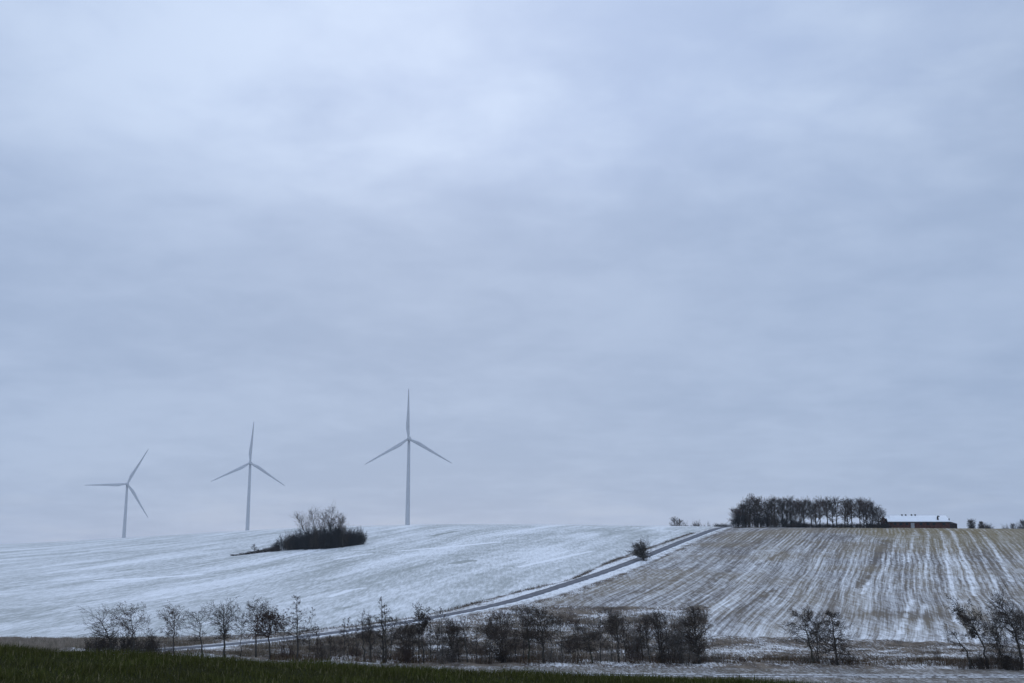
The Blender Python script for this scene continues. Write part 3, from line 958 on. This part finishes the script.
row_tree(504, 663, 500, 609, 'thick bushy tree of many rising stems, merging into brown scrub', cs=.22, cr=1.8, n=60, stems=4, r0=.08, skirt=14)
row_tree(529, 663, 528, 605, 'upright mossy tree with small head, below the bend of the road', cs=.4, cr=1.4, n=28, r0=.1, trunk_m=MOSSY, bits=.6)
row_tree(544, 663, 541, 607, 'broad dark tree with dense twiggy crown, beside the mossy tree', cs=.35, cr=2.0, n=44, r0=.12, bits=.7)
row_tree(571, 662, 570, 634, 'low twiggy sapling between two broader trees', cs=.3, cr=.9, n=16, r0=.04)
row_tree(593, 663, 588, 628, 'short tree with spreading umbrella-like mossy crown', cs=.5, cr=2.0, n=34, shape='flat', elev=(0, 40), trunk_m=MOSSY, r0=.1, bits=.7)
row_tree(619, 663, 617, 612, 'dark tufted tree just right of the umbrella-shaped tree', cs=.4, cr=1.3, n=28, r0=.1, bits=.8, bit=.12)
row_tree(638, 662, 637, 630, 'low grey brushy tree before the small patch of bright snow', cs=.2, cr=1.2, n=34, stems=3, r0=.05, twig_m=TWIG_PALE)
row_tree(651, 663, 645, 619, 'slender tree leaning a little left, next to the dense brushy column', cs=.35, cr=1.1, n=20, r0=.07)
row_tree(662, 663, 661, 606, 'dense brushy column of several stems with a ragged top', cs=.22, cr=1.2, n=56, stems=4, shape='col', r0=.07, skirt=10)
row_tree(681, 662, 680, 628, 'grey-brown thicket tree between the brushy column and the dark pillar tree', cs=.15, cr=1.5, n=54, stems=5, r0=.05, twig_m=TWIG_PALE)
row_tree(700, 664, 695, 603, 'dark pillar-shaped tree with strong trunk, ending the unbroken row', cs=.2, cr=1.5, n=56, shape='col', r0=.14, bits=.7, skirt=16)
row_tree(815, 664, 805, 607, 'left-leaning stem of the isolated clump, reaching tiered branches out left', cs=.35, cr=2.1, n=32, shape='round', wind=-.35, up=.02, elev=(-5, 35), r0=.1, bits=.7, bit=.12, trunk_m=MOSSY)
row_tree(819, 664, 817, 609, 'twin thin stems in the middle of the isolated clump', cs=.55, cr=1.4, n=26, stems=2, r0=.07, bits=.7)
row_tree(838, 666, 834, 611, 'dark tree on the right of the isolated clump, with low drooping branches', cs=.3, cr=2.2, n=44, shape='spire', wind=.08, up=-.02, elev=(-20, 30), r0=.12, bits=.8, bit=.12, skirt=12)
row_tree(970, 669, 955, 623, 'bent half-dead tree bowing left with a few level branches', bow=.7, cs=.5, cr=1.6, n=14, shape='flat', wind=-.35, up=0, elev=(-5, 35), r0=.12)
row_tree(988, 669, 969, 598, 'tall tree arching left with drooping tufted head, in the right-hand thicket', bow=.7, cs=.55, cr=1.9, n=30, shape='flat', wind=-.3, r0=.12, bits=.9, bit=.13, nb=2)
row_tree(1005, 669, 998, 612, 'dense many-stemmed tree between two arching trees', cs=.25, cr=1.6, n=60, stems=4, r0=.08, skirt=14)
row_tree(1022, 670, 1007, 588, 'tallest dark tree of the right-hand thicket, arching left, cut by frame edge', bow=.6, cs=.5, cr=2.1, n=40, shape='flat', wind=-.25, r0=.15, bits=.8, bit=.12, skirt=10)
row_tree(1034, 669, 1022, 610, 'stem at the very frame edge with branches reaching in', bow=.4, cs=.35, cr=1.8, n=40, r0=.11, wind=-.3, skirt=10)

# ------------------------------------------------------------------ shrubs
shr = [shrub_mesh(2.6, 2.8, 26, (0, 5, 3), .014, .15), shrub_mesh(2.4, 3.4, 30, (0, 5, 3), .014, .15, m=TWIG_RED), shrub_mesh(3.0, 2.2, 22, (0, 5, 3), .014, .1, m=TWIG_PALE), shrub_mesh(2.2, 3.0, 34, (0, 5, 3), .014, .15, m=TWIG_BROWN)]


shr.append(shrub_mesh(2.2, 3.2, 70, (0, 5, 4), .016, .2, m=TWIG))


def shrub(px, py, hpx, wpx, label, group=None, kind=0, p=None, name='shrub'):
    if p is None:
        p = hit(px, py)
    k = p.y / F
    me = shr[kind]
    o = link(name, me, None, (p.x, p.y, p.z - 0.05))
    bh = (2.6, 2.4, 3.0, 2.2, 2.2)[kind]; bw = (2.8, 3.4, 2.2, 3.0, 3.2)[kind]
    o.scale = (wpx * k / bw, wpx * k / bw, hpx * k / bh)
    o.rotation_euler = (0, 0, rnd.uniform(0, 6.28))
    return tag(o, label, 'shrub', group)


SG = 'shrubs among the valley trees'
for a in ((97, 653, 22, 26, 'dark bramble bush left of the leaning tree trunk', 4), (122, 653, 26, 28, 'dark thorny bush filling the gap between leaning tree and forked tree', 4),
          (147, 654, 23, 24, 'bristly dark bush right of the forked tree trunk', 4), (164, 655, 18, 14, 'dry upright bush just left of the straight tufted tree', 2),
          (287, 658, 22, 18, 'brown bush at the foot of the tall spire-like tree', 1), (321, 660, 22, 14, 'leafless bush beside a sapling below the road start', 0),
          (405, 663, 26, 20, 'dense dark bush under the bushy tree left of the dark tuft', 1), (448, 663, 30, 24, 'grey bush wrapped round the brushy many-stemmed tree', 2),
          (486, 663, 20, 20, 'low bush between the clean dark stem and thick bushy tree', 3), (511, 663, 34, 22, 'dark bush right against the thick bushy tree', 3),
          (556, 663, 22, 22, 'twiggy bush right of the broad dark tree', 2), (606, 663, 24, 22, 'grey bush between umbrella-shaped and tufted trees', 2),
          (634, 663, 26, 20, 'low brown bush left of the leaning slender tree', 1), (672, 664, 26, 20, 'bush at the right foot of the brushy column', 0),
          (689, 664, 30, 22, 'large grey bush just left of the dark pillar tree', 2), (712, 663, 20, 18, 'straggly bush right of the dark pillar tree', 2),
          (741, 662, 7, 14, 'low tuft-like bush alone in the gap right of the row', 1), (937, 660, 16, 8, 'small upright reddish bush standing alone left of the right-hand thicket', 1),
          (961, 669, 14, 20, 'low bush at the left end of the right-hand thicket', 3), (979, 669, 20, 18, 'bush between the bent tree and the arching tree', 4),
          (996, 669, 24, 20, 'bush just right of the arching tree trunk', 3), (1014, 670, 24, 20, 'bush left of the tallest dark tree trunk', 4),
          (846, 664, 14, 24, 'low branches and bush right of the isolated clump', 0), (808, 663, 10, 18, 'thin low bush at the left foot of the isolated clump', 2)):
    shrub(a[0], a[1], a[2], a[3], a[4], SG, a[5])
for a in ((569, 626, 13, 26, 'reddish-brown rounded bush at the lower corner of the striped field', 1), (556, 625, 12, 18, 'dark bush left of the reddish-brown rounded bush', 0),
          (607, 613, 9, 16, 'dark bush above the small bright snow patch', 0), (616, 616, 9, 14, 'dark bush lower right of the one above the snow patch', 3),
          (412, 631, 10, 14, 'dark bush below the road, left end of the brown bank', 0), (522, 612, 8, 26, 'dark low bush lining the right edge of the road', 3),
          (500, 618, 9, 20, 'rusty low bush on the bank below the road', 1)):
    shrub(a[0], a[1], a[2], a[3], a[4], 'shrubs on the bank below the road', a[5])
LOWL = 'low leafless bush on the rough brown slope behind the tree row'
for i in range(110):
    px = rnd.uniform(300, 705)
    top = np.interp(px, [300, 420, 500, 705], [646, 632, 624, 620])
    py = rnd.uniform(top, 660)
    shrub(px, py, rnd.uniform(7, 18), rnd.uniform(10, 24), LOWL, 'low bushes on the slope', rnd.choice((1, 2, 2, 3, 3)))

# lone wind-shaped tree beside the lane
p = hit(644, 560.5); k = p.y / F
make_tree(p, 15.0 * k, 'lone wind-bent bushy tree beside the road, crown swept left', None, top=(-3.5 * k, 0), cs=.28, cr=8.6 * k, n=64, kids=(0, 7, 6), r0=.3, shape='round', wind=-.35, up=.04, short=.4,
          elev=(5, 70), rmin=.026, bits=.2, bit=.12, twig_m=TWIG_LONE)
shrub(644, 561, 4.5, 7, 'low tuft of growth at the foot of the lone wind-bent tree', None, 0)

# ------------------------------------------------------------------ copse on the snowy hill
CG = 'dark bushes of the hillside copse'
dm = [shrub_mesh(6.5, 6.5, 60, (0, 6, 4), .03, .5, .2, DENSE), shrub_mesh(6.0, 7.5, 70, (0, 6, 4), .03, .5, .2, TWIG), shrub_mesh(7.0, 6.0, 60, (0, 6, 4), .03, .5, .2, DENSE)]
dsz = [(6.5, 6.5), (6.0, 7.5), (7.0, 6.0)]


def dense(px, py, hpx, wpx, label, group, kind, dy=0.0, y=None, name='thorn_bush'):
    st = 1.08 if y else 1.22
    if y is None:
        p = hit(px, py)
        if dy:
            u = p.x / p.y; p.y += dy; p.x = u * p.y; p.z = tz(p.x, p.y)
    else:
        u, s = ray(px, py); p = Vector((u * y, y, 0)); p.z = tz(p.x, y)
    k = p.y / F
    o = link(name, dm[kind], None, (p.x, p.y, p.z - 0.1))
    h, w = dsz[kind]
    o.scale = (wpx * k / w, wpx * k / w, st * hpx * k / h); o.rotation_euler = (0, 0, rnd.uniform(0, 6.28))
    return tag(o, label, 'bush', group)


cop = [(281, 550.5, 13, 'leftmost rounded bush of the hillside copse'), (290, 550, 17, None), (299, 549.5, 19, None), (308, 549.5, 21, None), (317, 549, 22, None),
       (326, 548.8, 24, None), (335, 548, 23, None), (343, 547, 20, None), (350, 546, 16, None), (357, 545, 15, None)]
MID = 'dense dark thorn bush packed within the hillside copse'
for i, (px, py, h, l) in enumerate(cop):
    dense(px, py, h, 13, l or MID, CG, i % 3)
    if 0 < i < 9:
        dense(px + 4, py, h * 0.9, 13, MID, CG, (i + 1) % 3, 5)
        dense(px + 1, py - .3, h * 0.62, 14, MID, CG, (i + 2) % 3, 1.5)
dense(361.5, 544.5, 14, 8, 'rightmost upright bush ending the hillside copse', CG, 2)
dense(275, 551, 7, 10, 'low bush where the copse tapers into the scrubby tail', CG, 1)
for a in ((236, 555.5, 1.6, 12), (245, 554.5, 2.2, 12), (253, 553.5, 2.8, 12), (261, 552.5, 3.5, 12), (268, 551.8, 4.5, 11), (275, 551.5, 5, 11)):
    dense(*a, 'low scrub patch in the tail left of the hillside copse', 'scrub patches of the copse tail', 1)
TG = 'bare trees rising out of the copse'
for (px, tx, ty, cr_, lab) in ((312, 298, 512, 2.6, 'tree leaning left out of the copse'), (318, 311, 509, 3.0, 'fan-shaped bare tree in the left half of the copse'),
                               (322, 322, 511, 2.6, 'rounded bare tree in the middle of the copse'), (328, 329, 505, 2.8, 'tallest bare tree, topping the copse'),
                               (335, 336, 512, 2.2, 'bare tree just right of the tallest copse tree'), (341, 340.5, 512, 1.2, 'slim pale feathery tree at the right of the copse')):
    q = hit(px, 548.5); q.y += 4; q.z = tz(q.x, q.y); k = q.y / F
    make_tree(q, (548.5 - ty) * k, lab, TG, top=((tx - px) * k * 1.3, 0), cs=.42, cr=cr_ * 1.2, n=22, kids=(0, 6, 4), r0=.2, elev=(30, 65), wind=-.05, up=.2, rmin=.022, bits=.3, bit=.14,
              twig_m=TWIG_PALE if px == 341 else TWIG)
q = hit(254.5, 553)
make_tree(q, 9 * q.y / F, 'tiny bare sapling standing in the tail left of the copse', None, cs=.3, cr=1.1, n=14, r0=.06, rmin=.018)

# ------------------------------------------------------------------ grove and farm on the brow
GG = 'tall trees of the hilltop grove'
gt = [(738, 510, .25), (744, 505, .25), (750, 499, .3), (755, 494.5, .35), (761, 497, .35), (768, 500, .4), (775, 497.5, .45), (783, 497.5, .45), (791, 499, .45), (797, 500, .45), (804, 499, .45),
      (812, 500, .45), (820, 500, .45), (828, 498.5, .5), (837, 496.5, .5), (845, 498.5, .45), (852, 498, .45), (860, 499, .45), (867, 500, .42), (873, 503, .35), (879, 508, .3)]
glab = {0: 'short rounded tree at the left end of the hilltop grove', 3: 'tallest tree of the hilltop grove, standing left of its middle', 14: 'flat-topped tree rising slightly above others right of the grove middle',
        19: 'lower tree near the right end of the hilltop grove', 20: 'last sloping small tree of the grove, next to the barn', 1: 'second tree from the left end of the hilltop grove'}
for i, (px, ty, cs_) in enumerate(gt):
    y_ = 462 + rnd.uniform(-4, 8)
    u, _ = ray(px, 527); x_ = u * y_; z_ = tz(x_, y_); k = y_ / F
    base = HOR - z_ / y_ * F
    make_tree(Vector((x_, y_, z_)), (base - ty) * k, glab.get(i, 'bare tree with narrow rounded crown within the hilltop grove'), GG, top=(rnd.uniform(-.5, .5), 0), cs=cs_ * .72, cr=2.95 * rnd.uniform(.85, 1.2), n=40, kids=(0, 6, 5), r0=.24,
              elev=(25, 60), wind=-.03, up=.2, rmin=.03, bits=.35, bit=.18, twig_m=TWIG if i % 3 else TWIG_RED)
for (px, ty, cs_) in ((746, 503, .3), (757, 500, .3), (772, 501, .4), (787, 501, .4), (800, 502, .4), (816, 502, .4), (833, 500, .45), (848, 501, .4), (864, 502, .4)):
    y_ = 478 + rnd.uniform(-4, 6)
    u, _ = ray(px, 527); x_ = u * y_; z_ = tz(x_, y_); k = y_ / F
    make_tree(Vector((x_, y_, z_)), (HOR - z_ / y_ * F - ty) * k, 'bare tree in the back rank of the hilltop grove', 'back rank of the hilltop grove', cs=cs_ * .35, cr=3.0, n=30, kids=(0, 6, 4), r0=.22,
              elev=(25, 60), wind=-.03, up=.2, rmin=.024, bits=.35, bit=.16)
UG = 'undergrowth bushes of the grove'
dense(735, 527, 14, 8, 'dark bushy evergreen-like mass at the left foot of the grove', UG, 0, y=458)
for i, (px, h, w) in enumerate(((742, 18, 11), (748, 17, 11), (759, 17, 12), (766, 17, 11), (773, 15, 11), (780, 14, 11), (788, 13, 11), (795, 11, 10), (802, 8, 10))):
    dense(px, 527, h, w, 'tall dark bush filling the lower left half of the grove', UG, i % 3, y=457 + rnd.uniform(0, 3))
for i, px in enumerate(np.arange(788, 888, 5.5)):
    dense(px, 527, 5.2 + rnd.uniform(-.4, .5), 8.5, 'length of low dark clipped hedge along the grove foot', 'low hedge along the grove foot', i % 3, y=455, name='hedge')
dense(872, 527, 9, 10, 'dark bush at the right foot of the grove, left of the barn', UG, 2, y=458)
dense(881, 527, 7, 8, 'low bush between the grove and the barn end', UG, 0, y=458)


def barn():
    y0 = 466.0
    u0, s0 = ray(888, 527); u1, _ = ray(950, 527)
    x0, x1 = u0 * y0, u1 * y0
    xm = (x0 + x1) / 2
    gz = min(tz(x0, y0), tz(x1, y0)) - 0.2
    k = y0 / F

    def zz(py):
        return ray(900, py)[1] * y0 - gz
    root = empty('barn', (xm, y0, gz), 'long low red-brick barn with snow-covered roof beside the hilltop grove', 'barn')
    hw = (x1 - x0) / 2
    ev = zz(521.4); rg = zz(516.2) + 0.15; D = 9.0
    w = MB()
    w.prism([(0, 0), (D, 0), (D, ev), (D / 2, rg - 0.35), (0, ev)], -hw, hw)
    link('wall', w.mesh('wall', BRICK), root)
    r = MB()
    o = 0.45; th = 0.28
    sl = (rg - ev) / (D / 2)
    r.prism([(-o, ev - sl * o + .02), (D / 2, rg), (D + o, ev - sl * o + .02), (D + o, ev - sl * o + th), (D / 2, rg + th), (-o, ev - sl * o + th)], -hw - 0.3, hw + 0.25)
    ro = link('roof', r.mesh('roof', ROOFSNOW), root)
    g = MB(); g.box((0, -o - 0.07, ev - sl * o - 0.1), (2 * hw + .5, 0.12, 0.14)); link('gutter', g.mesh('gutter', DARKMETAL), ro)
    for px in (902, 905.7, 911.5, 915.2):
        v = MB(); xv = ray(px, 516)[0] * (y0 + D / 2) - xm
        v.loft([circle((xv, D / 2, rg + th - .15), .32, 10), circle((xv, D / 2, rg + th + .35), .32, 10), circle((xv, D / 2, rg + th + .36), .5, 10), circle((xv, D / 2, rg + th + .55), .12, 10)])
        link('vent', v.mesh('vent', DARKMETAL), ro)
    # chimney standing through the front slope, with a cowl
    xc = ray(938.6, 520)[0] * y0 - xm
    c = MB(); c.box((xc, 0.9, ev - .1), (.62, .62, zz(516.8) - ev + .1), .8)
    ch = link('chimney', c.mesh('chimney', TIMBER), ro)
    c = MB(); c.box((xc + .3, 0.9, zz(516.8)), (.95, .7, .5), .75); link('cowl', c.mesh('cowl', DARKMETAL), ch)
    # party wall down the gable, carried above the roof
    c = MB(); c.box((ray(949.6, 520)[0] * y0 - xm, 0.5, ev - .6), (.42, .5, zz(518.2) - ev + .6), .55); link('chimney', c.mesh('chimney', TIMBER), ro)
    for px, wd, a, b in ((895, 1.1, 522.8, 524.8), (901, 1.1, 522.8, 524.8), (907, 1.1, 522.8, 524.8), (921, 1.1, 522.8, 524.8), (928, 1.1, 522.8, 524.8), (934, 1.1, 522.8, 524.8), (944, 1.1, 522.8, 524.8)):
        m_ = MB(); m_.box((ray(px, 524)[0] * y0 - xm, -.03, zz(b)), (wd, .12, zz(a) - zz(b)))
        wn = link('window', m_.mesh('window', GLASS), root)
        m_ = MB(); m_.box((ray(px, 524)[0] * y0 - xm, -.09, zz(b) - .09), (wd + .2, .2, .08)); link('sill', m_.mesh('sill', TIMBER), wn)
    m_ = MB(); m_.box((ray(912.5, 524)[0] * y0 - xm, -.04, 0.15), (1.5, .14, zz(523.2))); link('door', m_.mesh('door', DOORP), root)
    # hipped shed at the right end
    xs0 = hw + .02; xs1 = ray(957.3, 527)[0] * y0 - xm
    m_ = MB(); m_.box(((xs0 + xs1) / 2, 3.0, 0), (xs1 - xs0, 6.0, zz(524.0)))
    n_ = len(m_.v)
    e_ = zz(524.0)
    shd = link('side_shed', m_.mesh('side_shed', TIMBER), root)
    m_ = MB()
    xa, xb = xs0 + .28, xs1 + .3
    m_.v += [(xa, -.3, e_ + .01), (xb, -.3, e_ + .01), (xb, 6.3, e_ + .01), (xa, 6.3, e_ + .01), (xa, 3, zz(520.6))]
    m_.v += [(xa, .5, e_ + 1.0)]
    m_.f += [(0, 3, 2, 1), (0, 1, 4), (1, 2, 4), (2, 3, 4), (3, 0, 4)]
    link('shed_roof', m_.mesh('shed_roof', TIMBER), shd)
    return root


barn()
# clipped conifer at the barn's left corner
u, s = ray(886.6, 527); y_ = 461
p = Vector((u * y_, y_, tz(u * y_, y_)))
make_tree(p, 9.0 * y_ / F, 'thin dark pointed conifer at the left corner of the barn', None, cs=.08, cr=.75, n=70, kids=(0, 6, 4), r0=.1, shape='spire', elev=(20, 60), wind=0, up=.15, rmin=.02, bits=1, bit=.14, twig_m=DENSE, name='conifer')

# far bushes beyond the brow
FG = 'distant bushes beyond the brow'


def far_bush(px, toppy, y, wpx, label, kind):
    u, _ = ray(px, 527); x_ = u * y; z_ = tz(x_, y)
    hpx = (HOR - z_ / y * F) - toppy
    return dense(px, 527, hpx, wpx, label, FG, kind, y=y)


def far_tree(px, toppy, y, cr_, label, **kw):
    u, _ = ray(px, 527); x_ = u * y; z_ = tz(x_, y)
    h = ((HOR - z_ / y * F) - toppy) * y / F
    kw.setdefault('cs', .3)
    return make_tree(Vector((x_, y, z_)), h, label, 'distant trees beyond the brow', cr=cr_, n=36, kids=(0, 6, 4), r0=.25, elev=(25, 60), wind=-.02, up=.2, rmin=.035, bits=.4, bit=.2, **kw)


far_tree(675, 517, 760, 3.0, 'distant rounded tree on the horizon left of the road top')
far_tree(679.5, 518.5, 770, 2.4, 'smaller distant tree just right of the rounded horizon tree')
far_bush(685, 522.5, 760, 6, 'pale distant bush between the horizon tree and dark mound', 0)
far_bush(697, 520.5, 740, 9, 'distant dome-shaped dark bush on the skyline left of the road top', 1)
far_bush(691, 524, 740, 8, 'low distant bush at the left side of the dome-shaped bush', 2)
far_bush(703, 524.3, 740, 7, 'low distant bush at the right side of the dome-shaped bush', 1)
far_bush(708.5, 523.0, 720, 3.5, 'tiny isolated dot-like bush on the skyline', 0)
for px in (717.5, 722, 727):
    far_bush(px, 523.2, 560, 7, 'low skyline bush where the road meets the brow', 2)
far_tree(971, 521.3, 560, 1.9, 'ragged small skyline tree right of the barn shed')
far_bush(971.5, 523.5, 556, 6, 'dark squat bush under the ragged skyline tree', 0)
far_bush(984, 522.6, 545, 8, 'round dark bush on the skyline, sloping down to its right', 1)
far_bush(989, 524.5, 545, 7, 'low right-hand shoulder of the round dark skyline bush', 0)
far_tree(981, 521.8, 560, 1.2, 'thin twigs rising behind the round dark skyline bush')
far_bush(1005, 524.5, 690, 8, 'faint low bush on the far right skyline', 1)
far_tree(1013, 523, 690, 2.0, 'faint small tree in the far right skyline group')
far_bush(1019, 524, 670, 8, 'dim bush near the frame edge on the skyline', 2)
far_tree(1023, 520.5, 640, 2.6, 'distant tree cut by the right frame edge on the skyline')

# ------------------------------------------------------------------ air, sky, light, camera
hz = MB(); hz.box((0, 0, -34), (6100, 6100, 34 + 150))
m_h = bpy.data.materials.new('haze'); m_h.use_nodes = True
tr = m_h.node_tree; tr.nodes.clear()
v = tr.nodes.new('ShaderNodeVolumePrincipled'); v.inputs['Color'].default_value = (0.78, 0.88, 0.98, 1)
v.inputs['Density'].default_value = 0.00008
o = tr.nodes.new('ShaderNodeOutputMaterial'); tr.links.new(v.outputs[0], o.inputs['Volume'])
ho = link('haze', hz.mesh('haze', m_h)); ho['kind'] = 'stuff'

SUN_EL, SUN_AZ = 28.0, -5.0          # ahead of the camera, a little to the left, behind the overcast
w = bpy.data.worlds.new('World'); SC.world = w; w.use_nodes = True
t = NT(w.node_tree)
d = t.n('ShaderNodeTexCoord').outputs['Generated']
sp = t.n('ShaderNodeSeparateXYZ'); t.t.links.new(d, sp.inputs[0])
dx, dy, dz = sp.outputs
el = t.math('MAXIMUM', dz, 0.0)
den = t.math('ADD', el, 0.16)
cv = t.comb(t.math('DIVIDE', dx, den), t.math('DIVIDE', dy, den), 0.0)
n1 = t.noise(t.vmath('ADD', cv, (3.6, 0.4, 0)), 0.75, 5, 0.5, 0.3)
n2 = t.noise(t.vmath('ADD', cv, (7.3, 2.1, 0)), 1.9, 5, 0.52, 0.4)
n3 = t.noise(t.vmath('ADD', cv, (1.3, 9.1, 0)), 6.0, 4, 0.55, 0.2)
cl = t.math('ADD', t.math('ADD', t.math('MULTIPLY', n1, 0.55), t.math('MULTIPLY', n2, 0.33)), t.math('MULTIPLY', n3, 0.3))
cl = t.ss(cl, 0.44, 0.74)
sd = Vector((math.sin(math.radians(SUN_AZ)) * math.cos(math.radians(SUN_EL)), math.cos(math.radians(SUN_AZ)) * math.cos(math.radians(SUN_EL)), math.sin(math.radians(SUN_EL))))
dot = t.math('MAXIMUM', t.vmath('DOT_PRODUCT', d, tuple(sd)), 0.0)
glow = t.math('POWER', dot, 8.0)
lowc = t.mix(cl, (0.320, 0.415, 0.600), (0.390, 0.490, 0.680))
highc = t.mix(cl, (0.365, 0.465, 0.670), (0.500, 0.605, 0.790))
zz_ = t.math('ADD', dz, t.math('MULTIPLY', t.math('SUBTRACT', n2, 0.5), 0.25))
cc = t.mix(t.ss(zz_, 0.24, 0.42), lowc, highc)
warm = t.math('MULTIPLY', t.ss(dz, 0.08, 0.01), t.ss(n2, 0.5, 0.66))
cc = t.mix(t.math('MULTIPLY', warm, 0.12), cc, (0.56, 0.60, 0.68))
hi_ = t.ss(dz, 0.16, 0.40)
bright = t.math('ADD', t.mixf(hi_, 0.98, 0.88), t.math('MULTIPLY', t.math('MULTIPLY', glow, hi_), 0.31))
bright = t.math('MULTIPLY', bright, t.ss(dz, 0.50, 0.9, 1.0, 1.3))
bright = t.math('MULTIPLY', bright, t.ss(dy, -0.5, 0.3, 1.42, 1.0))
cc = t.vmath('MULTIPLY', cc, t.comb(bright, bright, bright))
cc = t.vmath('MULTIPLY', cc, (10.4, 10.4, 10.4))
sky = t.n('ShaderNodeTexSky', sky_type='NISHITA', sun_disc=False)
sky.sun_elevation = math.radians(SUN_EL); sky.sun_rotation = math.radians(SUN_AZ)
fin = t.mix(0.95, sky.outputs[0], cc)
bg = t.n('ShaderNodeBackground'); t.put(bg.inputs[0], fin); bg.inputs[1].default_value = 0.1
wo = t.n('ShaderNodeOutputWorld'); t.t.links.new(bg.outputs[0], wo.inputs[0])

L = bpy.data.lights.new('sun', 'SUN'); L.energy = 0.5; L.angle = math.radians(25); L.color = (1, 0.97, 0.93)
lo = bpy.data.objects.new('sun', L); C.objects.link(lo)
lo.rotation_euler = (-sd).to_track_quat('-Z', 'Y').to_euler()

cam = bpy.data.cameras.new('camera'); co = bpy.data.objects.new('camera', cam); C.objects.link(co)
cam.sensor_fit = 'HORIZONTAL'; cam.sensor_width = 36; cam.lens = 36 * F / 1024
cam.clip_start = 0.1; cam.clip_end = 9000
cam.dof.use_dof = True; cam.dof.focus_distance = 300; cam.dof.aperture_fstop = 4.0
co.location = (0, 0, 0); co.rotation_euler = (math.pi / 2 + P, 0, 0)
SC.camera = co
SC.view_settings.view_transform = 'Standard'; SC.view_settings.look = 'None'
SC.view_settings.exposure = 0; SC.view_settings.gamma = 1
SC.cycles.max_bounces = 5; SC.cycles.volume_bounces = 1; SC.cycles.diffuse_bounces = 3
SC.cycles.use_denoising = True
